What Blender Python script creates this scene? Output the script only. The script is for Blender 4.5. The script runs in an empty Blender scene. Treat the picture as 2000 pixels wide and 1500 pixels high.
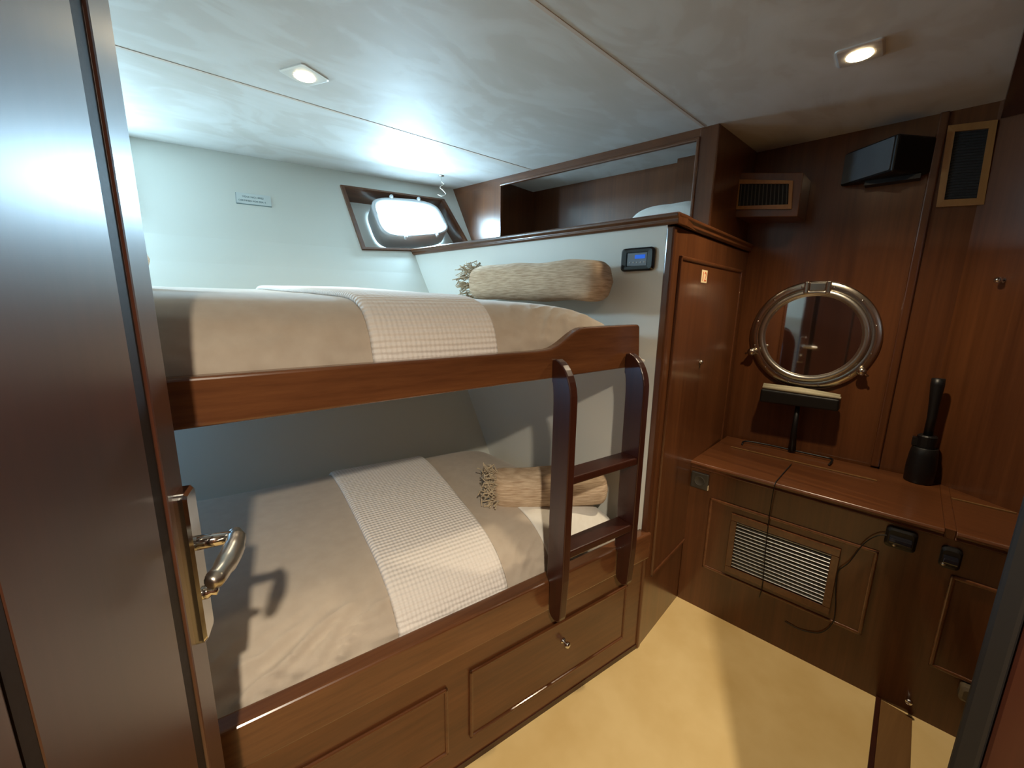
import bpy, bmesh, math, random
from mathutils import Vector, Matrix, noise
random.seed(7)
S = bpy.context.scene
COL = S.collection
PI = math.pi

# ------------------------------------------------------------------ materials
def new_mat(name):
    m = bpy.data.materials.new(name); m.use_nodes = True
    nt = m.node_tree; b = nt.nodes['Principled BSDF']
    return m, nt, b

def srgb(r, g, b):
    f = lambda c: (c / 255) / 12.92 if c / 255 <= .04045 else ((c / 255 + .055) / 1.055) ** 2.4
    return (f(r), f(g), f(b), 1)

def plain(name, col, rough=.5, metal=0, coat=0, bump=0, bscale=200):
    m, nt, b = new_mat(name)
    b.inputs['Base Color'].default_value = col
    b.inputs['Roughness'].default_value = rough
    b.inputs['Metallic'].default_value = metal
    b.inputs['Coat Weight'].default_value = coat
    n = nt.nodes.new('ShaderNodeTexNoise'); n.inputs['Scale'].default_value = bscale
    tc = nt.nodes.new('ShaderNodeTexCoord'); nt.links.new(tc.outputs['Object'], n.inputs['Vector'])
    if bump:
        bp = nt.nodes.new('ShaderNodeBump'); bp.inputs['Strength'].default_value = bump
        bp.inputs['Distance'].default_value = .002
        nt.links.new(n.outputs['Fac'], bp.inputs['Height']); nt.links.new(bp.outputs['Normal'], b.inputs['Normal'])
    else:
        mr = nt.nodes.new('ShaderNodeMapRange')
        mr.inputs['To Min'].default_value = max(0, rough - .04); mr.inputs['To Max'].default_value = rough + .04
        nt.links.new(n.outputs['Fac'], mr.inputs['Value']); nt.links.new(mr.outputs['Result'], b.inputs['Roughness'])
    return m

def wood(name, dark, light, axis='Z', rough=.28, coat=.35, scale=1.0, croughness=.12):
    m, nt, b = new_mat(name)
    tc = nt.nodes.new('ShaderNodeTexCoord')
    mp = nt.nodes.new('ShaderNodeMapping')
    sc = [55 * scale] * 3; sc['XYZ'.index(axis)] = 1.6 * scale
    mp.inputs['Scale'].default_value = sc
    nt.links.new(tc.outputs['Object'], mp.inputs['Vector'])
    n1 = nt.nodes.new('ShaderNodeTexNoise'); n1.inputs['Scale'].default_value = 1.0
    n1.inputs['Detail'].default_value = 6; n1.inputs['Roughness'].default_value = .65
    nt.links.new(mp.outputs['Vector'], n1.inputs['Vector'])
    mp2 = nt.nodes.new('ShaderNodeMapping')
    sc2 = [9 * scale] * 3; sc2['XYZ'.index(axis)] = .5 * scale
    mp2.inputs['Scale'].default_value = sc2
    nt.links.new(tc.outputs['Object'], mp2.inputs['Vector'])
    n2 = nt.nodes.new('ShaderNodeTexNoise'); n2.inputs['Scale'].default_value = 1.0; n2.inputs['Detail'].default_value = 2
    nt.links.new(mp2.outputs['Vector'], n2.inputs['Vector'])
    mx = nt.nodes.new('ShaderNodeMath'); mx.operation = 'MULTIPLY_ADD'
    mx.inputs[1].default_value = .55
    nt.links.new(n1.outputs['Fac'], mx.inputs[0])
    mul = nt.nodes.new('ShaderNodeMath'); mul.operation = 'MULTIPLY'; mul.inputs[1].default_value = .45
    nt.links.new(n2.outputs['Fac'], mul.inputs[0]); nt.links.new(mul.outputs[0], mx.inputs[2])
    cr = nt.nodes.new('ShaderNodeValToRGB')
    cr.color_ramp.elements[0].position = .33; cr.color_ramp.elements[0].color = dark
    cr.color_ramp.elements[1].position = .68; cr.color_ramp.elements[1].color = light
    nt.links.new(mx.outputs[0], cr.inputs['Fac'])
    nt.links.new(cr.outputs['Color'], b.inputs['Base Color'])
    b.inputs['Roughness'].default_value = rough
    b.inputs['Coat Weight'].default_value = coat
    b.inputs['Coat Roughness'].default_value = croughness
    bp = nt.nodes.new('ShaderNodeBump'); bp.inputs['Strength'].default_value = .06; bp.inputs['Distance'].default_value = .001
    nt.links.new(n1.outputs['Fac'], bp.inputs['Height']); nt.links.new(bp.outputs['Normal'], b.inputs['Normal'])
    return m

MD, ML = srgb(74, 41, 22), srgb(108, 65, 36)
M = {}
M['woodZ'] = wood('mahogany_upright', MD, ML, 'Z')
M['woodX'] = wood('mahogany_lengthwise', MD, ML, 'X')
M['woodY'] = wood('mahogany_crosswise', MD, ML, 'Y')
M['rail'] = wood('lightened_mahogany', srgb(84, 49, 29), srgb(120, 76, 45), 'X', .24, .5)  # lightened mahogany: lamplight on the bunk rails put into the colour
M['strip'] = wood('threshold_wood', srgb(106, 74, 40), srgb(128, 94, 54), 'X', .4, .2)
M['wooddoor'] = wood('mahogany_door', srgb(66, 34, 23), srgb(88, 48, 33), 'Z', .36, .7, .6, .4)
M['ladder'] = wood('dark_mahogany', srgb(48, 22, 15), srgb(66, 31, 20), 'Z', .32, .2)
M['paleZ'] = wood('pale_teak', srgb(136, 92, 46), srgb(164, 116, 62), 'Z', .4, .1)
M['groove'] = plain('dark_groove', srgb(34, 16, 12), .6)
M['white'] = plain('white_lining', srgb(222, 222, 214), .45, bump=.05, bscale=60)
M['lining'] = plain('hull_lining', srgb(214, 216, 208), .5, bump=.04, bscale=25)
M['black'] = plain('black_plastic', srgb(16, 16, 17), .4)
M['blackgloss'] = plain('glossy_black_plastic', srgb(22, 22, 28), .18, coat=.5)
M['rubber'] = plain('black_rubber', srgb(12, 10, 10), .6)
M['dark'] = plain('dark_void', srgb(10, 8, 7), .8)
M['chrome'] = plain('chrome', (.74, .74, .73, 1), .12, 1)
M['satin'] = plain('satin_metal', (.55, .52, .46, 1), .32, 1)
M['bezel'] = plain('brushed_bezel', (.78, .76, .72, 1), .4, .6)
M['brass'] = plain('polished_bronze', (.60, .54, .45, 1), .22, 1)
M['enamel'] = plain('white_enamel', srgb(205, 210, 214), .3)
M['grey'] = plain('grey_plastic', srgb(120, 130, 138), .4)
M['slat'] = plain('louver_metal', srgb(176, 184, 184), .35, .4)
M['olive'] = plain('dark_grey_plate', srgb(66, 62, 54), .45)
M['label'] = plain('cream_label', srgb(236, 214, 170), .6)
M['redink'] = plain('red_ink', srgb(205, 96, 60), .6)
M['greyink'] = plain('grey_ink', srgb(104, 124, 126), .6)
M['plaque'] = plain('pale_plaque', srgb(206, 214, 212), .4)
M['plaqueedge'] = plain('plaque_edge', srgb(120, 140, 142), .5)
M['paper'] = plain('white_pad', srgb(186, 178, 150), .6)
M['translucent'] = plain('frosted_plastic', srgb(96, 86, 70), .35)
M['mirror'] = plain('mirror_glass', (.82, .8, .77, 1), .03, 1)
M['seam'] = plain('seam_strip', srgb(196, 180, 166), .5)

def fabric(name, col, col2, sc, bump=.25, dist=.0015, rough=.9, sheen=.3):
    m, nt, b = new_mat(name)
    tc = nt.nodes.new('ShaderNodeTexCoord'); n = nt.nodes.new('ShaderNodeTexNoise')
    n.inputs['Scale'].default_value = sc; n.inputs['Detail'].default_value = 4
    nt.links.new(tc.outputs['Object'], n.inputs['Vector'])
    cr = nt.nodes.new('ShaderNodeValToRGB')
    cr.color_ramp.elements[0].color = col; cr.color_ramp.elements[1].color = col2
    cr.color_ramp.elements[0].position = .3; cr.color_ramp.elements[1].position = .7
    nt.links.new(n.outputs['Fac'], cr.inputs['Fac']); nt.links.new(cr.outputs['Color'], b.inputs['Base Color'])
    bp = nt.nodes.new('ShaderNodeBump'); bp.inputs['Strength'].default_value = bump; bp.inputs['Distance'].default_value = dist
    nt.links.new(n.outputs['Fac'], bp.inputs['Height']); nt.links.new(bp.outputs['Normal'], b.inputs['Normal'])
    b.inputs['Roughness'].default_value = rough; b.inputs['Sheen Weight'].default_value = sheen
    return m
M['sheet'] = fabric('taupe_sheet', srgb(190, 176, 160), srgb(198, 185, 169), 30, .08)
M['cotton'] = fabric('white_cotton', srgb(226, 222, 212), srgb(234, 231, 224), 30, .08)
M['carpet'] = fabric('cream_carpet', srgb(214, 182, 118), srgb(230, 202, 142), 5, .2, .003)
M['tassel'] = fabric('tassel_yarn', srgb(176, 158, 130), srgb(206, 190, 162), 80)

def woven():                                                        # bolster cover: horizontal slubs
    m, nt, b = new_mat('woven_slub')
    tc = nt.nodes.new('ShaderNodeTexCoord'); mp = nt.nodes.new('ShaderNodeMapping')
    mp.inputs['Scale'].default_value = (22, 22, 240); nt.links.new(tc.outputs['Object'], mp.inputs['Vector'])
    n = nt.nodes.new('ShaderNodeTexNoise'); n.inputs['Scale'].default_value = 1; n.inputs['Detail'].default_value = 5
    nt.links.new(mp.outputs['Vector'], n.inputs['Vector'])
    cr = nt.nodes.new('ShaderNodeValToRGB')
    cr.color_ramp.elements[0].color = srgb(184, 156, 128); cr.color_ramp.elements[1].color = srgb(222, 200, 172)
    cr.color_ramp.elements[0].position = .34; cr.color_ramp.elements[1].position = .66
    nt.links.new(n.outputs['Fac'], cr.inputs['Fac']); nt.links.new(cr.outputs['Color'], b.inputs['Base Color'])
    bp = nt.nodes.new('ShaderNodeBump'); bp.inputs['Strength'].default_value = .6; bp.inputs['Distance'].default_value = .003
    nt.links.new(n.outputs['Fac'], bp.inputs['Height']); nt.links.new(bp.outputs['Normal'], b.inputs['Normal'])
    b.inputs['Roughness'].default_value = .9
    return m
M['woven'] = woven()

def waffle():
    m, nt, b = new_mat('white_waffle_cotton')
    b.inputs['Base Color'].default_value = srgb(242, 236, 230); b.inputs['Roughness'].default_value = .85
    b.inputs['Sheen Weight'].default_value = .25
    uv = nt.nodes.new('ShaderNodeUVMap')
    sp = nt.nodes.new('ShaderNodeSeparateXYZ'); nt.links.new(uv.outputs['UV'], sp.inputs[0])
    hs = []
    for k, (o, f) in enumerate((('X', 2 * PI / .0115), ('Y', 2 * PI / .0128))):
        a = nt.nodes.new('ShaderNodeMath'); a.operation = 'MULTIPLY'; a.inputs[1].default_value = f
        nt.links.new(sp.outputs[o], a.inputs[0])
        s = nt.nodes.new('ShaderNodeMath'); s.operation = 'SINE'; nt.links.new(a.outputs[0], s.inputs[0]); hs.append(s)
    x = nt.nodes.new('ShaderNodeMath'); x.operation = 'MULTIPLY_ADD'; x.inputs[1].default_value = .55
    nt.links.new(hs[0].outputs[0], x.inputs[0]); nt.links.new(hs[1].outputs[0], x.inputs[2])
    bp = nt.nodes.new('ShaderNodeBump'); bp.inputs['Strength'].default_value = .5; bp.inputs['Distance'].default_value = .0022
    nt.links.new(x.outputs[0], bp.inputs['Height']); nt.links.new(bp.outputs['Normal'], b.inputs['Normal'])
    return m
M['waffle'] = waffle()

def ceil_mat():
    m, nt, b = new_mat('brushed_suede_ceiling')
    tc = nt.nodes.new('ShaderNodeTexCoord')
    n0 = nt.nodes.new('ShaderNodeTexNoise'); n0.inputs['Scale'].default_value = 1.5; n0.inputs['Detail'].default_value = 3
    n0.inputs['Distortion'].default_value = 1.6
    nt.links.new(tc.outputs['Object'], n0.inputs['Vector'])
    mp = nt.nodes.new('ShaderNodeMapping'); mp.inputs['Scale'].default_value = (2.2, 4.2, 3); mp.inputs['Rotation'].default_value = (0, 0, .4)
    nt.links.new(tc.outputs['Object'], mp.inputs['Vector'])
    n1 = nt.nodes.new('ShaderNodeTexNoise'); n1.inputs['Scale'].default_value = 1; n1.inputs['Detail'].default_value = 5
    n1.inputs['Distortion'].default_value = 2.2
    nt.links.new(mp.outputs['Vector'], n1.inputs['Vector'])
    ad = nt.nodes.new('ShaderNodeMath'); ad.operation = 'ADD'
    nt.links.new(n0.outputs['Fac'], ad.inputs[0]); nt.links.new(n1.outputs['Fac'], ad.inputs[1])
    cr = nt.nodes.new('ShaderNodeValToRGB'); e = cr.color_ramp.elements
    e[0].position = .36; e[0].color = srgb(190, 186, 178)
    e[1].position = .62; e[1].color = srgb(206, 205, 202)
    k = e.new(.47); k.color = srgb(195, 191, 185)
    k = e.new(.50); k.color = srgb(200, 198, 193)
    hf = nt.nodes.new('ShaderNodeMath'); hf.operation = 'MULTIPLY'; hf.inputs[1].default_value = .5
    nt.links.new(ad.outputs[0], hf.inputs[0]); nt.links.new(hf.outputs[0], cr.inputs['Fac'])
    nt.links.new(cr.outputs['Color'], b.inputs['Base Color'])
    b.inputs['Roughness'].default_value = .6
    bp = nt.nodes.new('ShaderNodeBump'); bp.inputs['Strength'].default_value = .12; bp.inputs['Distance'].default_value = .01
    nt.links.new(ad.outputs[0], bp.inputs['Height']); nt.links.new(bp.outputs['Normal'], b.inputs['Normal'])
    return m
M['ceiling'] = ceil_mat()

def emit(name, col, st):
    m, nt, b = new_mat(name)
    b.inputs['Base Color'].default_value = (.8, .8, .8, 1) if st > 2 else (.02, .06, .2, 1)
    b.inputs['Emission Color'].default_value = col
    b.inputs['Emission Strength'].default_value = st
    b.inputs['Roughness'].default_value = .1
    return m
WINDOW_E = 7
M['daylight'] = emit('daylit_glass', (.50, .79, 1, 1), WINDOW_E)
M['fill_low'] = emit('fill_low_glass', (.30, .60, 1, 1), 14)  # glow of the added lower port, blue fill for the lower bunk
M['lamp'] = emit('lamp_glow', (1, .78, .46, 1), 50)
M['lcd'] = emit('blue_lcd', (.01, .12, .75, 1), .7)

# ------------------------------------------------------------------ geometry helpers
class Frame:                                                       # s along dir, t along outward normal, z up
    def __init__(self, o, d, out):
        self.o = Vector((o[0], o[1], 0)); self.d = Vector((d[0], d[1], 0)).normalized()
        n = Vector((self.d.y, -self.d.x, 0)); self.n = n if n.dot(Vector((out[0], out[1], 0))) > 0 else -n
    def p(self, s, t, z): return self.o + self.d * s + self.n * t + Vector((0, 0, z))
WORLD = Frame((0, 0), (1, 0), (0, 1))
FB = Frame((1.295, .771), (-.788, .059), (0, -1))                   # bunk front, s grows towards the foot end
CB = Frame((1.295, .771), (.391, .058), (0, -1))                    # wardrobe face
PN = Frame((1.28, .77), (-.126, .992), (-1, 0))                     # white panel at the head of the bunks
DR = Frame((1.686, .829), (.089, -.707), (-1, 0))                   # dresser front
MW = Frame((2.177, .902), (.089, -.707), (-1, 0))                   # bulkhead with the round mirror
CU = Frame((1.734, .886), (-.18, .984), (-1, 0))                    # cubby face
DOORA = math.radians(76)
DO = Frame((-.031, .72), (math.cos(DOORA), math.sin(DOORA)), (1, 0))  # open door leaf, s = 0 at its free edge, s < 0 towards the hinge
RW = Frame((2.268, .185), (-.178, -.315), (-1, 1))                     # slanted alcove wall at right

def box(bm, F, s0, s1, t0, t1, z0, z1):
    v = [bm.verts.new(F.p(s, t, z)) for s in (s0, s1) for t in (t0, t1) for z in (z0, z1)]
    for f in ((0, 1, 3, 2), (4, 6, 7, 5), (0, 4, 5, 1), (2, 3, 7, 6), (0, 2, 6, 4), (1, 5, 7, 3)):
        bm.faces.new([v[i] for i in f])

def hexa(bm, pts):                                                  # 8 points: bottom loop then top loop
    v = [bm.verts.new(Vector(p)) for p in pts]
    for f in ((3, 2, 1, 0), (4, 5, 6, 7), (0, 1, 5, 4), (1, 2, 6, 5), (2, 3, 7, 6), (3, 0, 4, 7)):
        bm.faces.new([v[i] for i in f])

def prism(bm, F, prof, s0, s1):                                     # (t, z) outline swept along s
    a = [bm.verts.new(F.p(s0, t, z)) for t, z in prof]; b = [bm.verts.new(F.p(s1, t, z)) for t, z in prof]
    n = len(prof)
    bm.faces.new(a[::-1]); bm.faces.new(b)
    for i in range(n): bm.faces.new((a[i], a[(i + 1) % n], b[(i + 1) % n], b[i]))

def plate(bm, F, outl, t0, t1):                                     # (s, z) outline with thickness in t
    a = [bm.verts.new(F.p(s, t0, z)) for s, z in outl]; b = [bm.verts.new(F.p(s, t1, z)) for s, z in outl]
    n = len(outl)
    bm.faces.new(a[::-1]); bm.faces.new(b)
    for i in range(n): bm.faces.new((a[i], a[(i + 1) % n], b[(i + 1) % n], b[i]))

def ring_strip(bm, loops, close_ends=False):                        # list of closed loops of points, skinned
    vs = [[bm.verts.new(Vector(p)) for p in l] for l in loops]
    n = len(vs[0])
    for a, b in zip(vs, vs[1:]):
        for i in range(n): bm.faces.new((a[i], a[(i + 1) % n], b[(i + 1) % n], b[i]))
    if close_ends:
        bm.faces.new(vs[0][::-1]); bm.faces.new(vs[-1])
    return vs

def tube(bm, pts, r, n=8):
    pts = [Vector(p) for p in pts]; loops = []; up = None
    for i, p in enumerate(pts):
        d = (pts[min(i + 1, len(pts) - 1)] - pts[max(i - 1, 0)]).normalized()
        if up is None: up = d.orthogonal().normalized()
        up = (up - d * up.dot(d)).normalized(); sd = d.cross(up)
        rr = r[i] if isinstance(r, (list, tuple)) else r
        loops.append([p + (up * math.cos(2 * PI * k / n) + sd * math.sin(2 * PI * k / n)) * rr for k in range(n)])
    ring_strip(bm, loops, True)

def lathe(bm, c, ax, prof, n=24, cap=True):                         # (radius, height along ax)
    ax = Vector(ax).normalized(); u = ax.orthogonal().normalized(); w = ax.cross(u); c = Vector(c)
    loops = [[c + ax * h + (u * math.cos(2 * PI * k / n) + w * math.sin(2 * PI * k / n)) * max(r, 1e-4) for k in range(n)] for r, h in prof]
    ring_strip(bm, loops, cap)

def rrect(w, h, r, n=6, cx=0, cz=0):
    o = []
    for qx, qz, a0 in ((1, 1, 0), (-1, 1, PI / 2), (-1, -1, PI), (1, -1, 1.5 * PI)):
        for k in range(n + 1):
            a = a0 + PI / 2 * k / n
            o.append((cx + qx * (w / 2 - r) + r * math.cos(a), cz + qz * (h / 2 - r) + r * math.sin(a)))
    return o

def spline(pts, n=8):
    pts = [Vector(p) for p in pts]; q = [pts[0]] + pts + [pts[-1]]; o = []
    for i in range(1, len(q) - 2):
        for k in range(n):
            t = k / n; a, b, c, d = q[i - 1:i + 3]
            o.append(.5 * (2 * b + (c - a) * t + (2 * a - 5 * b + 4 * c - d) * t * t + (3 * b - a - 3 * c + d) * t ** 3))
    o.append(pts[-1]); return o

def BM(): return bmesh.new()
def obj(name, bm, mat, parent=None, bevel=0, smooth=False, at=None, seg=2, kind=None):
    bmesh.ops.recalc_face_normals(bm, faces=bm.faces)
    me = bpy.data.meshes.new(name)
    if at is None:
        xs = [v.co for v in bm.verts]
        at = Vector(((min(c.x for c in xs) + max(c.x for c in xs)) / 2, (min(c.y for c in xs) + max(c.y for c in xs)) / 2, min(c.z for c in xs)))
    at = Vector(at)
    for v in bm.verts: v.co -= at
    bm.to_mesh(me); bm.free()
    me.materials.append(mat)
    o = bpy.data.objects.new(name, me); COL.objects.link(o)
    if smooth:
        for p in me.polygons: p.use_smooth = True
    if parent is not None:
        o.parent = parent; w = Vector(parent['wloc']); o.location = at - w
    else:
        o.location = at
    o['wloc'] = tuple(at)
    if bevel:
        md = o.modifiers.new('bevel', 'BEVEL'); md.width = bevel; md.segments = seg; md.limit_method = 'ANGLE'; md.angle_limit = .6
        md.harden_normals = False
    if kind: o['kind'] = kind
    return o
def thing(name, label, cat, at, group=None):
    o = bpy.data.objects.new(name, None); COL.objects.link(o); o.location = at; o['wloc'] = tuple(at)
    o.empty_display_size = .05
    if cat is None: o['kind'] = 'structure'
    else: tag(o, label, cat, group)
    return o
def tag(o, label, cat, group=None):
    o['label'] = label; o['category'] = cat
    if group: o['group'] = group
    return o
def struct(o, label=None):
    o['kind'] = 'structure'
    if label: o['label'] = label
    return o
def text_bm(s, size, F, s0, t, z0, flip=1):
    cu = bpy.data.curves.new('t', 'FONT'); cu.body = s; cu.size = size; cu.extrude = 0.0004
    to = bpy.data.objects.new('t', cu); COL.objects.link(to)
    dg = bpy.context.evaluated_depsgraph_get(); me = bpy.data.meshes.new_from_object(to.evaluated_get(dg))
    bm = BM(); bm.from_mesh(me)
    for v in bm.verts: v.co = F(v.co.x, v.co.y, v.co.z)
    bpy.data.objects.remove(to); bpy.data.meshes.remove(me); bpy.data.curves.remove(cu)
    return bm

# ------------------------------------------------------------------ shell
CZ = 2.05
fy = lambda x: .771 + .0749 * (1.295 - x)
PROF = [(2.05, 0), (1.62, .215), (1.5, .285), (1.2, .478), (.863, .69), (.57, .851), (.3, .985), (0, 1.12)]
def hull(x, z):
    for (z1, p1), (z0, p0) in zip(PROF, PROF[1:]):
        if z >= z0: return 2.64 - .14 * x - (p1 + (p0 - p1) * (z1 - z) / (z1 - z0))
    return 2.64 - .14 * x - PROF[-1][1]

bm = BM(); box(bm, WORLD, -1.2, 2.6, -1.6, 3.0, -.06, 0); struct(obj('floor', bm, M['carpet']))
bm = BM(); box(bm, WORLD, -1.2, 2.6, -1.6, 3.0, CZ, CZ + .06); struct(obj('ceiling', bm, M['ceiling']))

# hull wall with the opening for the porthole box
WTL, WTR, WBR, WBL = (.774, 1.958), (1.358, 1.963), (1.462, 1.652), (.813, 1.617)
bm = BM()
rows = [(CZ, CZ, CZ, CZ), (1.958, WTL[1], WTR[1], 1.965), (1.617, WBL[1], WBR[1], 1.66), (1.5,) * 4, (1.2,) * 4, (.863,) * 4, (.57,) * 4, (.3,) * 4, (0,) * 4]
xl = [WTL[0], WTL[0], WBL[0]] + [WBL[0]] * 6; xr = [WTR[0], WTR[0], WBR[0]] + [WBR[0]] * 6
grid = []
for i, r in enumerate(rows):
    xs = (-1.0, xl[i], xr[i], 2.5)
    grid.append([bm.verts.new((x, hull(x, z), z)) for x, z in zip(xs, r)])
for i in range(len(rows) - 1):
    for j in range(3):
        if (i, j) != (1, 1): bm.faces.new((grid[i][j], grid[i + 1][j], grid[i + 1][j + 1], grid[i][j + 1]))
struct(obj('wall_hull', bm, M['lining']))

def wall(name, a, b, z0, z1, mat, th=.05, out=(0, 0)):
    F = Frame(a, (b[0] - a[0], b[1] - a[1]), out); L = (Vector(b) - Vector(a)).length
    bm = BM(); box(bm, F, 0, L, -th, 0, z0, z1); return struct(obj(name, bm, mat))
wall('wall_bulkhead', (2.13, 1.3), (2.27, .17), 0, CZ, M['woodZ'], .05, (-1, 0))
wall('wall_alcove', (2.268, .185), (2.085, -.14), .685, CZ, M['woodZ'], .04, (-1, 1))
wall('wall_near', (.64, -.06), (2.0, -.15), 0, CZ, M['woodZ'], .05, (0, 1))
wall('wall_near_left', (-.9, .05), (-.24, .03), 0, CZ, M['woodZ'], .05, (0, 1))
wall('wall_foot', (-.72, 2.75), (-.72, 0), 0, CZ, M['white'], .05, (1, 0))
wall('wall_corridor_back', (-1.1, -1.3), (2.3, -1.3), 0, CZ, M['woodZ'], .05, (0, 1))
wall('wall_corridor_left', (-1.1, .1), (-1.1, -1.4), 0, CZ, M['woodZ'], .05, (1, 0))
wall('wall_corridor_right', (1.3, -1.4), (1.3, -.14), 0, CZ, M['woodZ'], .05, (-1, 0))
bm = BM(); box(bm, WORLD, -.24, .64, -.06, .0, 2.0, CZ); struct(obj('trim_1', bm, M['woodX']))
# ceiling seams
def strip(bm, a, b, w, z0, z1):
    F = Frame(a, (b[0] - a[0], b[1] - a[1]), (0, 1)); box(bm, F, 0, (Vector(b) - Vector(a)).length, -w / 2, w / 2, z0, z1)
bm = BM(); strip(bm, (-.7, 1.740), (1.58, 1.809), .012, CZ - .0015, CZ); struct(obj('trim_2', bm, M['seam'], bevel=.0005))
bm = BM(); strip(bm, (-.6, .741), (1.72, .942), .012, CZ - .0015, CZ); struct(obj('trim_3', bm, M['seam'], bevel=.0005))
# dark header beam over the near wall, and the upright cover strip on the bulkhead
bm = BM(); hexa(bm, [(.64, -.05, 1.95), (2.05, -.12, 1.95), (2.26, .175, 1.99), (.64, .035, 1.99), (.64, -.05, CZ), (2.05, -.12, CZ), (2.26, .175, CZ), (.64, .035, CZ)])
struct(obj('trim_4', bm, M['ladder']))
bm = BM(); box(bm, MW, .578, .606, 0, .014, .686, CZ); struct(obj('trim_5', bm, M['woodZ'], bevel=.006, seg=3))
# doorway jamb at the right with its black rubber seal
JB = Frame((.60, -.047), (1, -.066), (0, 1))
bm = BM(); box(bm, JB, .0, .30, -.16, .004, 0, 2.0); j = struct(obj('trim_6', bm, M['ladder'], bevel=.004))
bm = BM(); box(bm, JB, -.002, .016, .004, .024, 0, 2.0); obj('rubber_seal', bm, M['rubber'], j, bevel=.004)
# threshold strip in the carpet
bm = BM(); hexa(bm, [(1.770, .030, 0), (1.770, .112, 0), (.62, -.025, 0), (.62, -.10, 0), (1.770, .030, .006), (1.770, .112, .006), (.62, -.025, .006), (.62, -.10, .006)])
t7 = struct(obj('trim_7', bm, M['strip'], bevel=.002))
bm = BM(); hexa(bm, [(1.772, .110, 0), (1.772, .124, 0), (.62, -.013, 0), (.62, -.028, 0), (1.772, .110, .009), (1.772, .124, .009), (.62, -.013, .009), (.62, -.028, .009)]); obj('edge_strip', bm, M['ladder'], t7, bevel=.002)

# ------------------------------------------------------------------ porthole (window_1)
W1 = thing('window_1', None, None, (1.1, 2.36, 1.62))
wl = lambda x, z: Vector((x, hull(x, z), z))
nrm = Vector((-.14, -1, .5)).normalized()                          # out of the wall, into the cabin
TL, TR, BR, BL = wl(*WTL), wl(*WTR), wl(*WBR), wl(*WBL)
def quad_in(c, d):                                                  # inset the opening outline
    ctr = (TL + TR + BR + BL) / 4; v = (c - ctr); return c - v.normalized() * d
def frame_loop(off, d): return [quad_in(c, d) + nrm * off for c in (TL, TR, BR, BL)]
bm = BM(); ring_strip(bm, [frame_loop(0, -.012), frame_loop(.012, -.008), frame_loop(.012, .012), frame_loop(-.004, .016), frame_loop(-.11, .016)])
obj('frame', bm, M['woodX'], W1)
bm = BM(); l = frame_loop(-.108, .0); bm.faces.new([bm.verts.new(p) for p in l]); obj('back_plate', bm, M['white'], W1)
# rounded port rim standing out from the back plate; glass leans with the hull
gTL, gTR, gBR, gBL = [Vector(p) for p in ((.921, 2.436, 1.901), (1.281, 2.396, 1.920), (1.327, 2.308, 1.758), (.953, 2.330, 1.697))]
def port_loop(grow, off, n=10, r=.30):
    # superellipse in the quad's bilinear frame
    o = []
    for k in range(4 * n):
        a = 2 * PI * (k + .5) / (4 * n); ca, sa = math.cos(a), math.sin(a); e = 2 / 4.2
        u = .5 + .5 * math.copysign(abs(ca) ** e, ca); v = .5 + .5 * math.copysign(abs(sa) ** e, sa)
        p = (gBL * (1 - u) + gBR * u) * (1 - v) + (gTL * (1 - u) + gTR * u) * v
        ctr = (gTL + gTR + gBR + gBL) / 4
        d = (p - ctr); p = p + d.normalized() * grow
        o.append(p + nrm * off)
    return o
bm = BM(); ring_strip(bm, [port_loop(.030, -.10), port_loop(.026, -.03), port_loop(.026, .012), port_loop(.020, .020), port_loop(.008, .020), port_loop(.002, .010), port_loop(.0, -.01)])
rim = obj('port_rim', bm, M['enamel'], W1, smooth=True)
bm = BM(); bm.faces.new([bm.verts.new(p) for p in port_loop(.002, .0)]); obj('glass', bm, M['daylight'], W1)
for u, v in ((.3, 1), (.75, 1), (.28, 0), (.8, 0)):
    p = (gBL * (1 - u) + gBR * u) * (1 - v) + (gTL * (1 - u) + gTR * u) * v
    d = Vector((0, .3, .9)) * (1 if v else -1)
    p = p + d.normalized() * .022 + nrm * .012
    bm = BM(); lathe(bm, p, nrm, [(.011, 0), (.012, .006), (.008, .016), (.003, .018)], 10); obj('latch', bm, M['enamel'], W1, smooth=True)

def fill_port(n, x, z, w, h, m):
    W = thing('window_%d' % n, None, None, (x, hull(x, z), z - h / 2))
    sl_ = (hull(x, z + .05) - hull(x, z - .05)) / .1
    nn = Vector((-.14, -1, sl_)).normalized(); u = Vector((1, -.14, 0)).normalized(); v = nn.cross(u); c = Vector((x, hull(x, z), z))
    sl = lambda w_, h_, off: [c + u * a + v * b + nn * off for a, b in rrect(w_, h_, min(w_, h_) * .3, 6)]
    bm = BM(); ring_strip(bm, [sl(w + .06, h + .06, .001), sl(w + .06, h + .06, .022), sl(w + .01, h + .01, .026), sl(w, h, .004)]); obj('port_rim', bm, M['enamel'], W)
    bm = BM(); bm.faces.new([bm.verts.new(p) for p in sl(w + .005, h + .005, .012)]); obj('glass', bm, m, W)
# two unseen ports added beyond the open door for extra blue daylight
fill_port(2, -.42, .93, .30, .14, M['fill_low'])
fill_port(3, -.36, 1.80, .36, .19, M['daylight'])

# ------------------------------------------------------------------ white panel and ledge between bunk heads and lockers
Lp = 1.62
bm = BM()
pr = []
for z in (0, .3, .57, .863, 1.2, 1.5, 1.615):
    # where the panel meets the hull at this height
    s = 0
    for _ in range(30):
        q = PN.p(s, 0, z); s += (hull(q.x, z) - q.y) * .9
    pr.append((s, z))
outl = [(.02, 0)] + [(s + .01, z) for s, z in pr] + [(.02, 1.615)]
plate(bm, PN, outl, -.03, 0)
struct(obj('wall_head', bm, M['white']))

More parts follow.
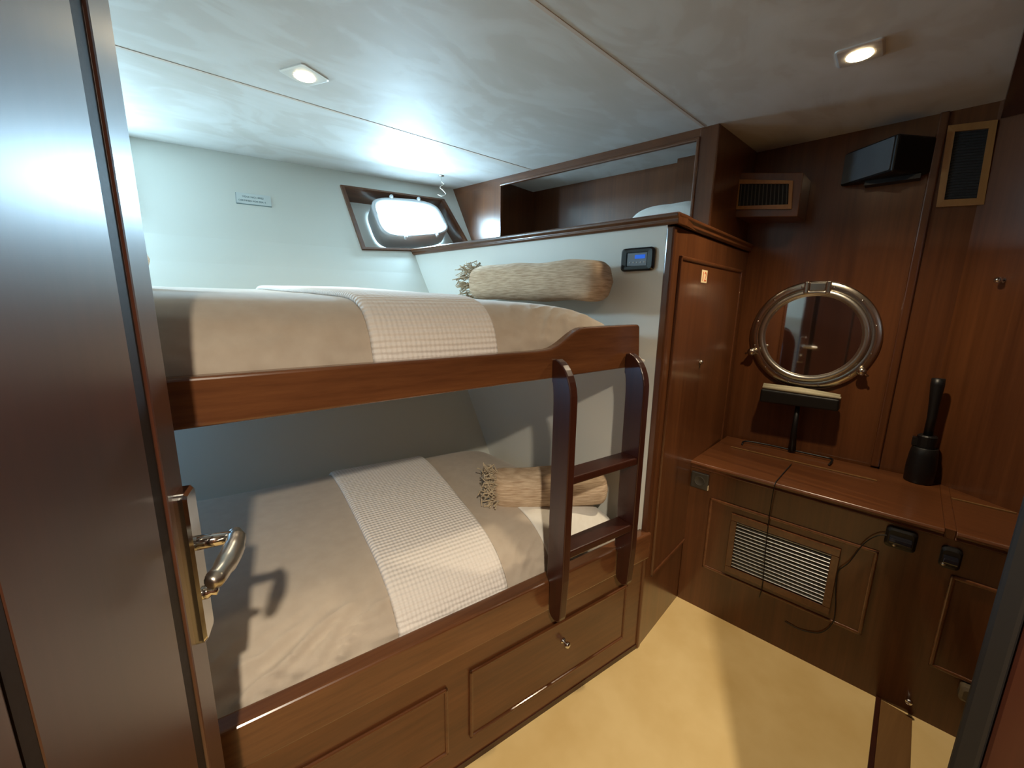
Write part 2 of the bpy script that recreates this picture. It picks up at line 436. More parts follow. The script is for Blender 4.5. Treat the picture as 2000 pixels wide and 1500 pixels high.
# ------------------------------------------------------------------ bunk bed (built in)
bunk = thing('bunk_bed', 'built-in mahogany double bunk with notched upper rail and drawer fronts below', 'bunk bed', (.35, .85, 0))
S0 = lambda x: (1.295 - x) / .9972                                  # s on the bunk front for a world x
# upper rail, raised at the head end
xs = [(-.68, 1.215), (.80, 1.224)]
out = [(S0(-.68), 1.115), (S0(-.68), 1.213), (S0(.0), 1.217), (S0(.74), 1.222)]
for k in range(9):
    t = k / 8; x = .775 + .14 * t; e = t * t * (3 - 2 * t); out.append((S0(x), 1.224 + .058 * e))
for k in range(5):
    a = PI / 2 * k / 4; out.append((S0(1.155 - .012 + .012 * math.sin(a)), 1.286 - .012 + .012 * math.cos(a)))
out += [(S0(1.167), 1.149)]
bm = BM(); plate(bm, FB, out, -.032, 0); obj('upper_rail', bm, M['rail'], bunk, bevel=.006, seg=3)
bm = BM()
hexa(bm, [(-.69, fy(-.69) + .034, 1.122), (1.24, fy(1.24) + .034, 1.156), (1.10, hull(1.1, 1.12) - .01, 1.156), (-.69, hull(-.69, 1.12) - .01, 1.122),
          (-.69, fy(-.69) + .034, 1.160), (1.24, fy(1.24) + .034, 1.162), (1.10, hull(1.1, 1.12) - .01, 1.162), (-.69, hull(-.69, 1.12) - .01, 1.160)])
obj('upper_base', bm, M['white'], bunk)
# lower rail, front and recessed panels
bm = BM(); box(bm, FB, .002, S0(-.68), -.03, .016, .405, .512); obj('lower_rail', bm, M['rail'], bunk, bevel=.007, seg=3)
bm = BM(); box(bm, FB, .002, S0(-.68), -.03, .0, 0, .405); obj('bunk_front', bm, M['woodX'], bunk)
bm = BM(); box(bm, FB, .0, S0(-.68), -.03, .003, 0, .02); obj('toe_strip', bm, M['ladder'], bunk)
def raised(bm, F, s0, s1, z0, z1, t, w=.012, h=.006):               # half-round bead round a panel
    for a, b, c, d in ((s0, s1, z1 - w, z1), (s0, s1, z0, z0 + w), (s0, s0 + w, z0, z1), (s1 - w, s1, z0, z1)):
        box(bm, F, a, b, t, t + h, c, d)
for x0, x1, z0, z1, knob in ((.53, 1.186, .100, .325, True), (-.60, .455, .097, .312, False)):
    bm = BM(); box(bm, FB, S0(x1), S0(x0), 0, .004, z0, z1)
    dw = obj('drawer_front', bm, M['woodX'], bunk, bevel=.002)
    bm = BM(); raised(bm, FB, S0(x1) - .004, S0(x0) + .004, z0 - .004, z1 + .004, 0.0, .011, .009); obj('beading', bm, M['woodX'], dw, bevel=.004)
    if knob:
        bm = BM(); c = FB.p(S0(.878), .004, .246); lathe(bm, c, FB.n, [(.010, 0), (.010, .003), (.005, .006), (.005, .014), (.010, .018), (.011, .024), (.007, .029), (.001, .030)], 16)
        obj('knob', bm, M['chrome'], dw, smooth=True)
bm = BM(); hexa(bm, [(-.69, fy(-.69) + .034, .36), (1.262, fy(1.262) + .034, .36), (1.165, 1.60, .36), (-.69, hull(-.69, .38) - .01, .36),
                     (-.69, fy(-.69) + .034, .40), (1.262, fy(1.262) + .034, .40), (1.165, 1.60, .40), (-.69, hull(-.69, .38) - .01, .40)])
obj('lower_base', bm, M['white'], bunk)

# ------------------------------------------------------------------ mattresses and blankets
class Cushion:
    def __init__(s, FLt, FRt, BRt, BLt, zb, ztop, pa, qa, pb, qb, fold):
        s.c = [Vector((*p, 0)) for p in (FLt, FRt, BRt, BLt)]; s.zb, s.zt = zb, ztop
        s.pa, s.qa, s.pb, s.qb, s.fold = pa, qa, pb, qb, fold; s.pk = 16; s.creases = []
    def P(s, a, b, fold=True):
        f = s.c[0].lerp(s.c[1], a); k = s.c[3].lerp(s.c[2], a); p = f.lerp(k, b)
        A = max(0, 1 - abs(2 * a - 1) ** s.pa) ** (1 / s.qa); B = max(0, 1 - abs(2 * b - 1) ** (s.pb if b < .5 else s.pk)) ** (1 / s.qb)
        top = s.zt(a, b)
        p.z = s.zb + (top - s.zb) * A * B
        # soft folds of the sheet near the front foot of the mattress
        w = max(0, 1 - b / .12) if b < .12 else 0
        n = noise.noise(Vector((p.x * 9, p.y * 6, p.z * 22))) * .5 + noise.noise(Vector((p.x * 22 + p.z * 30, 3, p.z * 40))) * .5
        p += Vector((0, -1, .2)) * n * s.fold * w * (1 if fold else .25)
        if fold:
            for xc, wx, bc, wb, am in s.creases:
                W = math.exp(-((p.x - xc) / wx) ** 2 - ((b - bc) / wb) ** 2)
                if W > .01:
                    q = noise.noise(Vector(((p.x - xc) * 16 - b * 30, b * 7 + p.x * 3, s.zb)))
                    rdg = (1 - abs(q) * 2.2) ** 2
                    p += Vector((0, -.35, 1)) * (am * W * (rdg - .35))
        p.z += noise.noise(Vector((p.x * 2.3, p.y * 2.3, s.zb))) * .006 * A * B
        return p
def cosn(n, k=1.0): return [.5 - .5 * math.copysign(abs(math.cos(PI * i / n)) ** k, math.cos(PI * i / n)) for i in range(n + 1)]
def mattress(name, cu, mat, na=260, nb=110):
    bm = BM(); A, B = cosn(na, .8), cosn(nb, .45)
    g = [[bm.verts.new(cu.P(a, b)) for b in B] for a in A]
    for i in range(na):
        for j in range(nb): bm.faces.new((g[i][j], g[i + 1][j], g[i + 1][j + 1], g[i][j + 1]))
    return obj(name, bm, mat, smooth=True)
hd = lambda y, off: 1.28 - .127 * (y - .77) - off                   # x on the head panel at depth y
UP = Cushion((-.68, fy(-.68) + .036), (hd(.8, .035), fy(1.24) + .036), (hd(2.10, .02), 2.10), (-.68, 2.31), 1.162, lambda a, b: 1.352 + .042 * b, 8, 1.0, 14, 2.2, .009)
UP.creases = [(.22, .13, .004, .02, .020), (.85, .18, .02, .04, .016)]
mu = mattress('mattress', UP, M['sheet']); tag(mu, 'mattress in a taupe fitted sheet on the upper bunk', 'mattress', 'bunk mattresses')
LO = Cushion((-.68, fy(-.68) + .034), (hd(.8, .012), fy(1.27) + .034), (hd(1.62, .012), 1.62), (-.68, 1.86), .402, lambda a, b: .612 + .055 * b, 16, 2.0, 5.0, 2.0, .020)
LO.creases = [(.24, .15, .05, .06, .030), (.02, .16, .04, .05, .022), (.80, .10, .08, .08, .008)]
ml = mattress('mattress', LO, M['sheet']); tag(ml, 'mattress in a taupe fitted sheet on the lower bunk', 'mattress', 'bunk mattresses')

def blanket(name, cu, a0f, a1f, a0b, a1b, bmax, bmin, thick, nu=60, nv=200, mat=None):
    # follows the mattress from the back (bmax) over the front edge (bmin), hem thickness built in
    bm = BM(); uvs = {}
    rows = []
    for i in range(nu + 1):
        u = i / nu; path = []
        for k in range(401):
            t = k / 400; b = bmax + (bmin - bmax) * (1 - (1 - t) ** 3)
            w = (b - bmin) / (bmax - bmin); w = w * w * (3 - 2 * w) * .5 + w * .5
            lo = a0f + (a0b - a0f) * w; hi = a1f + (a1b - a1f) * w
            path.append(cu.P(lo + (hi - lo) * u, b, False))
        L = [0]
        for p, q in zip(path, path[1:]): L.append(L[-1] + (q - p).length)
        row = []; k = 0
        for j in range(nv + 1):
            d = L[-1] * j / nv
            while k < 399 and L[k + 1] < d: k += 1
            f = (d - L[k]) / max(1e-9, L[k + 1] - L[k]); row.append((path[k].lerp(path[k + 1], min(1, f)), L[-1] - d))
        rows.append(row)
    layers = []
    for side in (1, 0):
        lay = []
        for i in range(nu + 1):
            r = []
            for j in range(nv + 1):
                p = rows[i][j][0]
                ti = rows[min(i + 1, nu)][j][0] - rows[max(i - 1, 0)][j][0]; tj = rows[i][min(j + 1, nv)][0] - rows[i][max(j - 1, 0)][0]
                n = ti.cross(tj); n = n.normalized() if n.length > 1e-12 else Vector((0, 0, 1))
                if n.z < 0 or (abs(n.z) < .05 and n.y > 0): n = -n
                e = min(i, nu - i) / 3; e = math.sqrt(max(0, 1 - (1 - min(1, e)) ** 2))
                v = bm.verts.new(p + n * (thick * (.45 + .55 * e) if side else .001)); r.append(v)
                wdt = (rows[nu][j][0] - rows[0][j][0]).length
                uvs[v] = (wdt * i / nu, rows[i][j][1])
            lay.append(r)
        layers.append(lay)
    T, Bt = layers
    for i in range(nu):
        for j in range(nv):
            bm.faces.new((T[i][j], T[i + 1][j], T[i + 1][j + 1], T[i][j + 1])); bm.faces.new((Bt[i][j], Bt[i][j + 1], Bt[i + 1][j + 1], Bt[i + 1][j]))
    for i in range(nu):
        for j in (0, nv): bm.faces.new((T[i][j], T[i + 1][j], Bt[i + 1][j], Bt[i][j]))
    for j in range(nv):
        for i in (0, nu): bm.faces.new((T[i][j], T[i][j + 1], Bt[i][j + 1], Bt[i][j]))
    ul = bm.loops.layers.uv.new('UVMap')
    for f in bm.faces:
        for l in f.loops: l[ul].uv = uvs[l.vert]
    return obj(name, bm, mat or M['waffle'], smooth=True)
def aU(x): return (x + .68) / (hd(.8, .035) + .68)
bu = blanket('folded_blanket', UP, aU(.318), aU(.638), aU(.34) , aU(.66), .94, .0015, .016)
tag(bu, 'white waffle blanket draped across the upper mattress', 'blanket', 'waffle blankets')
def aL(x): return (x + .68) / (hd(.8, .012) + .68)
bl = blanket('folded_blanket', LO, aL(.352), aL(.690), aL(.46), aL(.86), .985, .003, .015)
tag(bl, 'white waffle blanket folded across the lower mattress', 'blanket', 'waffle blankets')

sh = blanket('folded_sheet', LO, aL(.865), aL(1.262), aL(.90), aL(1.24), .30, .004, .006, 40, 60, M['cotton'])
tag(sh, 'white folded sheet over the mattress corner behind the ladder', 'sheet')

# ------------------------------------------------------------------ bolsters and pillows
def bolster(name, p0, p1, rw, rh, label, group, roll=0, fringe=True, seed=1):
    p0, p1 = Vector(p0), Vector(p1); ax = (p1 - p0); L = ax.length; ax.normalize()
    side = Vector((0, 0, 1)).cross(ax).normalized(); up = ax.cross(side)
    if roll: 
        R = Matrix.Rotation(roll, 3, ax); side, up = R @ side, R @ up
    t = thing(name, label, 'pillow', (p0 + p1) / 2 - Vector((0, 0, rh)), group)
    bm = BM(); loops = []; n = 32
    for i in range(41):
        x = i / 40; e = (1 - abs(2 * x - 1) ** 18) ** .5 if 0 < x < 1 else 0
        sx = .86 + .14 * (1 - abs(2 * x - 1) ** 3); fl = max(e, .12)
        lp = []
        for k in range(n):
            a = 2 * PI * k / n; ca, sa = math.cos(a), math.sin(a); ex = .75
            c = p0 + ax * L * x + side * rw * sx * math.copysign(abs(ca) ** ex, ca) * (.9 + .1 * fl) * max(fl, .55) + up * rh * math.copysign(abs(sa) ** ex, sa) * fl
            c += up * noise.noise(Vector((c.x * 8, c.y * 8, c.z * 8 + seed))) * .007
            lp.append(c)
        loops.append(lp)
    ring_strip(bm, loops, True)
    obj('cover', bm, M['woven'], t, smooth=True)
    if fringe:
        rnd = random.Random(seed); bm = BM()
        for k in range(150):
            a = 2 * PI * rnd.random(); q = rnd.uniform(.75, 1.08)
            b = p0 + ax * rnd.uniform(0, .035) + side * rw * .8 * math.cos(a) * q + up * rh * .92 * math.sin(a) * q
            d = (-ax * rnd.uniform(.3, .8) + side * math.cos(a) * rnd.uniform(.1, .6) + up * math.sin(a) * rnd.uniform(.1, .6)).normalized()
            pts = []
            for m_ in range(5):
                pts.append(b + d * .011 * m_ + Vector((rnd.uniform(-1, 1), rnd.uniform(-1, 1), rnd.uniform(-1.2, .8))) * .004 * m_)
            tube(bm, pts, .0026, 5)
        obj('fringe', bm, M['tassel'], t, smooth=True)['kind'] = 'stuff'
    return t
bolster('bolster_pillow', PN.p(.85, .115, 1.432), PN.p(.165, .105, 1.428), .075, .072, 'woven beige bolster with a tassel fringe lying on the upper bunk against the white panel', 'fringed bolsters', seed=3)
bolster('bolster_pillow', (.835, 1.155, .668), (1.205, .918, .668), .085, .064, 'woven beige bolster with a tassel fringe lying on the lower bunk behind the ladder', 'fringed bolsters', seed=9)
bolster('bolster_pillow', (-.052, 1.56, 1.452), (-.50, 1.60, 1.445), .06, .056, 'beige pillow end showing beside the open door on the upper bunk', 'fringed bolsters', fringe=False, seed=5)

def pillow(name, c, d, hw, hl, hh, mat):
    c = Vector(c); d = Vector(d).normalized(); e = Vector((0, 0, 1)).cross(d)
    bm = BM(); n = 28; gt, gb = [], []
    for sgn, g in ((1, gt), (-1, gb)):
        for i in range(n + 1):
            r = []
            for j in range(n + 1):
                u, v = -1 + 2 * i / n, -1 + 2 * j / n
                h = ((1 - u ** 4) * (1 - v ** 4)) ** .5
                p = c + d * hl * u * (1 - .06 * v * v) + e * hw * v * (1 - .06 * u * u) + Vector((0, 0, 1)) * (sgn * hh * h)
                p.z += noise.noise(p * 9) * .008 * h
                r.append(bm.verts.new(p))
            g.append(r)
        for i in range(n):
            for j in range(n): bm.faces.new((g[i][j], g[i + 1][j], g[i + 1][j + 1], g[i][j + 1]))
    bmesh.ops.remove_doubles(bm, verts=bm.verts, dist=1e-5)
    return obj(name, bm, mat, smooth=True)
tag(pillow('pillow', CU.p(.215, -.155, 1.728), CU.d, .115, .17, .074, M['cotton']), 'plump white pillow inside the open cubby above the wardrobe', 'pillow')
# ------------------------------------------------------------------ ladder
lad = thing('bunk_ladder', 'dark glossy two-step wooden ladder hooked over the bunk rails', 'ladder', (.95, .76, .38))
prof = [(.002, 1.195)]
for k in range(1, 10):
    a = PI / 2 * k / 9; prof.append((.002 + .083 * math.sin(a), 1.085 + .115 * math.cos(a)))
prof += [(.085, .55)]
for k in range(0, 7): a = PI * k / 6; prof.append((.0525 + .0265 * math.cos(a), .425 - .024 * math.sin(a)))
prof += [(.026, .51), (.012, .535), (.012, 1.05)]
for k in range(1, 6): a = PI / 2 * k / 5; prof.append((.012 - .010 * (1 - math.cos(a)), 1.05 + .085 * math.sin(a)))
for x in (.79, 1.09):
    bm = BM(); prism(bm, FB, prof, S0(x + .026), S0(x)); obj('ladder_side', bm, M['ladder'], lad, bevel=.004, seg=3)
for z in (.872, .640):
    bm = BM(); box(bm, FB, S0(1.09), S0(.816), .016, .081, z - .024, z); obj('step', bm, M['ladder'], lad, bevel=.004)

# ------------------------------------------------------------------ wardrobe
wd = thing('wardrobe_cabinet', 'tall narrow mahogany wardrobe at the head of the bunks with a raised-panel door', 'cabinet', (1.6, .95, 0))
bm = BM(); box(bm, CB, .0, .885, -.10, 0, 0, 1.60); obj('body', bm, M['woodZ'], wd)
bm = BM(); box(bm, PN, -.006, .022, -.02, .004, 0, 1.60); obj('corner_post', bm, M['woodZ'], wd, bevel=.006, seg=3)
CS = lambda x: (x - 1.295) / .9891
bm = BM(); box(bm, CB, .05, .80, 0, .004, .29, 1.515); dr = obj('door', bm, M['woodZ'], wd, bevel=.002)
bm = BM(); raised(bm, CB, .05, .80, .29, 1.515, 0.0, .014, .010); obj('beading', bm, M['woodZ'], dr, bevel=.005)
bm = BM(); lathe(bm, CB.p(.355, .004, 1.122), CB.n, [(.008, 0), (.008, .006), (.004, .012)], 12); obj('door_catch', bm, M['satin'], dr, smooth=True)
bm = BM(); box(bm, CB, .340, .375, .004, .009, 1.118, 1.126); obj('catch_bar', bm, M['satin'], dr, bevel=.002)
# number label on the door
nl = thing('number_label', 'small cream label with red number 12 on the wardrobe door', 'label', CB.p(.30, .006, 1.455))
bm = BM(); box(bm, CB, .268, .330, .0045, .0055, 1.435, 1.482); obj('backing', bm, M['label'], nl)
bm = text_bm('12', .050, lambda x, y, z: CB.p(.272 + x, .0058 + z, 1.441 + y), 0, 0, 0); obj('digits', bm, M['redink'], nl)
# ledge running over the white panel and round the wardrobe
lg = thing('ledge', 'moulded mahogany ledge capping the white panel and wardrobe below the cubby', 'ledge', (1.28, 1.2, 1.60))
lp = [(-.40, 1.605), (.008, 1.605), (.014, 1.612), (.012, 1.620), (.020, 1.628), (.020, 1.636), (.012, 1.640), (-.40, 1.640)]
prs = [(t, z) for t, z in lp]
# mitred nosing: along the panel, then along the wardrobe face
bm = BM()
prism(bm, PN, [(max(t, -.06), z) for t, z in prs], -.02, 1.54); obj('panel_nosing', bm, M['woodY'], lg, bevel=.002)
lb_ = [PN.p(-.02, -.055, 0), PN.p(1.47, -.055, 0), CU.p(1.30, -.015, 0), CU.p(-.03, -.015, 0)]
bm = BM(); hexa(bm, [p + Vector((0, 0, 1.606)) for p in lb_] + [p + Vector((0, 0, 1.6395)) for p in lb_]); obj('ledge_board', bm, M['woodY'], lg)
bm = BM(); prism(bm, CB, [(max(t, -.15), z) for t, z in lp], -.018, .93); obj('wardrobe_nosing', bm, M['woodX'], lg, bevel=.002)

# ------------------------------------------------------------------ cubby (open locker over the ledge)
cu = thing('open_cubby', 'open mahogany cubby above the ledge with moulded frame around its opening', 'cubby', (1.7, 1.5, 1.64))
Lc = 1.576
def chull(z):                                                       # where the cubby face meets the hull
    s = 1.4
    for _ in range(30):
        q = CU.p(s, 0, z); s += (hull(q.x, z) - q.y) * .9
    return s
S_OL, S_OR, Z_OT, Z_OB = 1.163, .072, 2.012, 1.70
bm = BM()
plate(bm, CU, [(0, Z_OT), (0, CZ), (chull(CZ), CZ), (chull(Z_OT), Z_OT)], -.02, 0); obj('top_rail', bm, M['woodY'], cu)
bm = BM(); plate(bm, CU, [(S_OL, 1.64), (S_OL, Z_OT), (chull(Z_OT), Z_OT), (chull(1.64), 1.64)], -.02, 0); obj('end_panel', bm, M['woodZ'], cu)
bm = BM(); box(bm, CU, -.004, S_OR, -.02, .002, 1.64, CZ); obj('stile', bm, M['woodZ'], cu, bevel=.006, seg=3)
bm = BM(); box(bm, CU, S_OR, S_OL, -.02, 0, 1.64, 1.665); obj('bottom_rail', bm, M['woodY'], cu)
bm = BM()
box(bm, CU, S_OR - .004, S_OL + .002, -.012, .008, Z_OT - .008, Z_OT + .006); box(bm, CU, S_OR - .006, S_OR + .008, -.012, .008, 1.665, Z_OT + .006)
obj('opening_bead', bm, M['woodY'], cu, bevel=.004)
# side facing the camera, interior
sp0 = CU.p(0, 0, 0); SIDE = Frame((sp0.x, sp0.y), (2.172 - sp0.x, .918 - sp0.y), (0, -1)); Ls = (Vector((2.172, .918, 0)) - sp0).length
bm = BM(); box(bm, SIDE, 0.004, Ls, -.018, 0, 1.64, CZ); obj('side_panel', bm, M['woodZ'], cu)
bm = BM(); plate(bm, CU, [(.10, 1.641), (.10, CZ), (1.50, CZ), (1.42, 1.641)], -.378, -.36); obj('back_panel', bm, M['woodZ'], cu)
bm = BM(); box(bm, CU, .0, .267, -.32, -.30, 1.641, CZ); obj('inner_partition', bm, M['woodZ'], cu)
bm = BM(); box(bm, CU, 1.21, 1.23, -.36, -.02, 1.641, CZ); obj('inner_end', bm, M['woodZ'], cu)
bm = BM(); box(bm, CU, .02, 1.21, -.36, -.02, 1.641, 1.652); obj('shelf_board', bm, M['white'], cu)

# ------------------------------------------------------------------ control panel on the white panel
cp = thing('control_panel', 'small black rounded control panel with blue screen on the white panel', 'control panel', PN.p(.116, 0, 1.462))
def loopP(F, o, t): return [F.p(s, t, z) for s, z in o]
cs, cz = .1155, 1.502
bm = BM(); ring_strip(bm, [loopP(PN, rrect(.124, .078, .014, 5, cs, cz), 0), loopP(PN, rrect(.124, .078, .014, 5, cs, cz), .008), loopP(PN, rrect(.112, .066, .010, 5, cs, cz), .014), loopP(PN, rrect(.080, .048, .003, 5, cs, cz), .013), loopP(PN, rrect(.076, .046, .003, 5, cs, cz), .009)], True)
obj('bezel', bm, M['blackgloss'], cp)
bm = BM(); box(bm, PN, cs - .036, cs + .036, .009, .0105, cz - .021, cz + .021); obj('faceplate', bm, M['grey'], cp)
bm = BM(); box(bm, PN, cs - .030, cs + .008, .0105, .0112, cz + .002, cz + .015); obj('screen', bm, M['lcd'], cp)
for k in range(5):
    bm = BM(); lathe(bm, PN.p(cs - .028 + k * .0135, .0105, cz - .010), PN.n, [(.0028, 0), (.0024, .0012), (.0004, .0014)], 10); obj('button', bm, M['enamel'], cp, smooth=True)

# ------------------------------------------------------------------ plaque on the hull wall
pq = thing('plaque', 'small pale engraved plaque with two lines of text on the hull wall', 'plaque', (.34, 2.48, 1.80))
ux = (wl(.412, 1.796) - wl(.270, 1.796)).normalized(); uz = nrm.cross(ux).normalized(); 
if uz.z < 0: uz = -uz
po = wl(.272, 1.797)
pf = lambda x, y, z: po + ux * x + uz * y + nrm * z
bm = BM(); hexa(bm, [pf(0, 0, 0), pf(.146, 0, 0), pf(.146, 0, .004), pf(0, 0, .004), pf(0, .058, 0), pf(.146, .058, 0), pf(.146, .058, .004), pf(0, .058, .004)]); obj('plate', bm, M['plaque'], pq)
bm = BM(); hexa(bm, [pf(-.002, -.003, 0), pf(.147, -.003, 0), pf(.147, -.003, .003), pf(-.002, -.003, .003), pf(-.002, 0, 0), pf(.147, 0, 0), pf(.147, 0, .003), pf(-.002, 0, .003)])
hexa(bm, [pf(-.0022, 0, 0), pf(0, 0, 0), pf(0, 0, .003), pf(-.0022, 0, .003), pf(-.0022, .058, 0), pf(0, .058, 0), pf(0, .058, .003), pf(-.0022, .058, .003)]); obj('edge', bm, M['plaqueedge'], pq)
bm = text_bm('YOU: NO: 4023', .0135, lambda x, y, z: pf(.024 + x, .034 + y, .0042 + z), 0, 0, 0); obj('upper_line', bm, M['greyink'], pq)
bm = text_bm('CERTIFIED FOR SEA 4', .0128, lambda x, y, z: pf(.008 + x * .94, .012 + y, .0042 + z), 0, 0, 0); obj('lower_line', bm, M['greyink'], pq)

# ------------------------------------------------------------------ ceiling hook
hk = BM(); h0 = Vector((1.249, 2.227, CZ))
lathe(hk, h0, (0, 0, -1), [(.016, 0), (.015, .003), (.004, .005)], 14)
tube(hk, spline([h0, h0 + Vector((0, 0, -.03)), h0 + Vector((.012, -.008, -.045)), h0 + Vector((-.006, .004, -.062)), h0 + Vector((.008, -.006, -.078)), h0 + Vector((.020, -.014, -.098)), h0 + Vector((.002, 0, -.108)), h0 + Vector((-.018, .012, -.100))]), .0028, 6)
tag(obj('ceiling_hook', hk, M['satin'], smooth=True), 'small metal hook hanging from the ceiling beside the porthole', 'hook')

# ------------------------------------------------------------------ recessed ceiling spotlights
def spot(c, ang, label):
    c = Vector((c[0], c[1], CZ)); t = thing('ceiling_spotlight', label, 'ceiling light', c, 'recessed ceiling spotlights')
    F = Frame((c.x, c.y), (math.cos(ang), math.sin(ang)), (-math.sin(ang), math.cos(ang)))
    L = lambda w, r, z: [F.p(a, b, z) for a, b in rrect(w, w, r, 5)]
    circ = lambda r, z: [F.p(r * math.cos(PI / 4 + 2 * PI * (k - 2.5) / 24), r * math.sin(PI / 4 + 2 * PI * (k - 2.5) / 24), z) for k in range(24)]
    bm = BM(); ring_strip(bm, [L(.106, .010, CZ), L(.106, .010, CZ - .004), L(.096, .008, CZ - .006), circ(.031, CZ - .007), circ(.029, CZ - .0005)]); obj('bezel', bm, M['bezel'], t)
    bm = BM(); bm.faces.new([bm.verts.new(p) for p in circ(.030, CZ - .0085)]); obj('lens', bm, M['lamp'], t)
    return t
spot((.394, 1.57), .5, 'square metal ceiling spotlight nearer the porthole, above the bunks')
spot((1.568, .419), .15, 'square metal ceiling spotlight above the cream carpet')

# ------------------------------------------------------------------ dresser under the mirror
ds = thing('dresser', 'low mahogany dresser with moulded top along the bulkhead below the mirror', 'dresser', (1.95, .4, 0))
bm = BM(); box(bm, DR, .002, .965, -.47, 0, 0, .655); obj('body', bm, M['woodZ'], ds)
tp = [(-.475, .652), (.004, .652), (.010, .657), (.004, .663), (.014, .669), (.018, .677), (.012, .685), (-.475, .685)]
bm = BM(); prism(bm, DR, tp, .002, .775); prism(bm, DR, tp, .800, .97); box(bm, DR, .775, .80, -.475, .002, .652, .685); obj('top', bm, M['woodY'], ds, bevel=.002)
# bead on the top, its paler wood standing in for an edge highlight
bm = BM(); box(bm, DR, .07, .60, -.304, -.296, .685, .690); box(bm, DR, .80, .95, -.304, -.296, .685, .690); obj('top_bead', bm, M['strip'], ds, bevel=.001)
dd = []
for s0, s1 in ((.095, .642), (.81, .93)):
    bm = BM(); box(bm, DR, s0, s1, 0, .004, .21, .541); d_ = obj('door', bm, M['woodZ'], ds, bevel=.002); dd.append(d_)
    bm = BM(); raised(bm, DR, s0, s1, .21, .541, 0, .012, .009); obj('beading', bm, M['rail'], d_, bevel=.004)  # lighter wood here stands in for the highlights along the beads
def latch(s, z, w, par, plate_=True):
    if plate_:
        bm = BM(); ring_strip(bm, [loopP(DR, rrect(w, .070, .012, 4, s, z), 0), loopP(DR, rrect(w, .070, .012, 4, s, z), .012), loopP(DR, rrect(w * .8, .052, .010, 4, s, z), .018)], True); obj('latch_plate', bm, M['black'], par)
    bm = BM(); prism(bm, DR, [(.012, z - .006), (.034, z - .012), (.038, z - .006), (.034, z + .004), (.012, z + .012)], s - w * .36, s + w * .36); obj('latch_lever', bm, M['blackgloss'], par, bevel=.002)
    bm = BM(); lathe(bm, DR.p(s - .012, .018, z - .022), DR.n, [(.006, 0), (.005, .003), (.001, .004)], 10); obj('latch_screw', bm, M['satin'], par, smooth=True)
latch(.685, .609, .076, ds); latch(.80, .596, .046, ds)
bm = BM(); lathe(bm, DR.p(.787, 0, .058), DR.n, [(.005, 0), (.005, .012), (.010, .016), (.011, .022), (.007, .027), (.001, .028)], 14); obj('knob', bm, M['chrome'], ds, smooth=True)
# louvred grille
vg = thing('louver_grille', 'wood-framed metal louver grille set low in the dresser front', 'vent', DR.p(.36, .004, .24))
bm = BM()
for a, b, c, d in ((.186, .546, .476, .505), (.186, .546, .240, .268), (.186, .210, .268, .476), (.522, .546, .268, .476)): box(bm, DR, a, b, .004, .014, c, d)
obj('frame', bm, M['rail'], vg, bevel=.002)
bm = BM(); box(bm, DR, .205, .527, .0042, .0052, .262, .482); obj('backing', bm, M['dark'], vg)
for k in range(14):
    z = .274 + k * .0150
    bm = BM(); prism(bm, DR, [(.0058, z + .0055), (.0128, z + .0), (.0128, z + .0022), (.0058, z + .0077)], .210, .522); obj('slat', bm, M['slat'], vg)
# outlet
so = thing('power_socket', 'dark grey square power socket at the left end of the dresser', 'socket', DR.p(.045, 0, .566))
bm = BM(); ring_strip(bm, [loopP(DR, rrect(.072, .072, .004, 3, .045, .602), 0), loopP(DR, rrect(.072, .072, .004, 3, .045, .602), .008), loopP(DR, rrect(.064, .064, .003, 3, .045, .602), .010)], True); obj('plate', bm, M['olive'], so)
bm = BM(); lathe(bm, DR.p(.045, .010, .602), DR.n, [(.022, 0), (.021, .002), (.019, .001), (.018, .0004)], 20); obj('socket_face', bm, M['olive'], so, smooth=True)
bm = BM(); box(bm, DR, .079, .083, .0, .008, .568, .590); obj('chipped_edge', bm, M['label'], so)
# frosted door stop clip near the jamb
bm = BM(); ring_strip(bm, [loopP(DR, rrect(.045, .050, .010, 4, .905, .182), 0), loopP(DR, rrect(.045, .050, .010, 4, .905, .182), .03), loopP(DR, rrect(.030, .034, .008, 4, .905, .182), .036)], True)
tag(obj('door_stop', bm, M['translucent']), 'frosted plastic door stop low on the dresser beside the dark jamb', 'door stop')
# cords over the front
bm = BM()
tube(bm, spline([DR.p(.325, -.25, .690), DR.p(.322, -.02, .690), DR.p(.322, .022, .682), DR.p(.320, .022, .640), DR.p(.318, .014, .54), DR.p(.324, .018, .40), DR.p(.330, .016, .26), DR.p(.326, .014, .19)], 6), .0017, 6)
tag(obj('thin_cord', bm, M['rubber'], smooth=True), 'thin dark cord hanging down the dresser across the louver grille', 'cord', 'thin cords')
bm = BM()
tube(bm, spline([DR.p(.66, .014, .612), DR.p(.63, .014, .600), DR.p(.60, .014, .555), DR.p(.572, .016, .47), DR.p(.548, .017, .42), DR.p(.553, .017, .34), DR.p(.560, .014, .28), DR.p(.56, .013, .215), DR.p(.53, .006, .15), DR.p(.47, .004, .125), DR.p(.42, .004, .13)], 6), .0017, 6)
tag(obj('thin_cord', bm, M['rubber'], smooth=True), 'thin dark cord looping from the dresser latch past the right side of the louver grille', 'cord', 'thin cords')

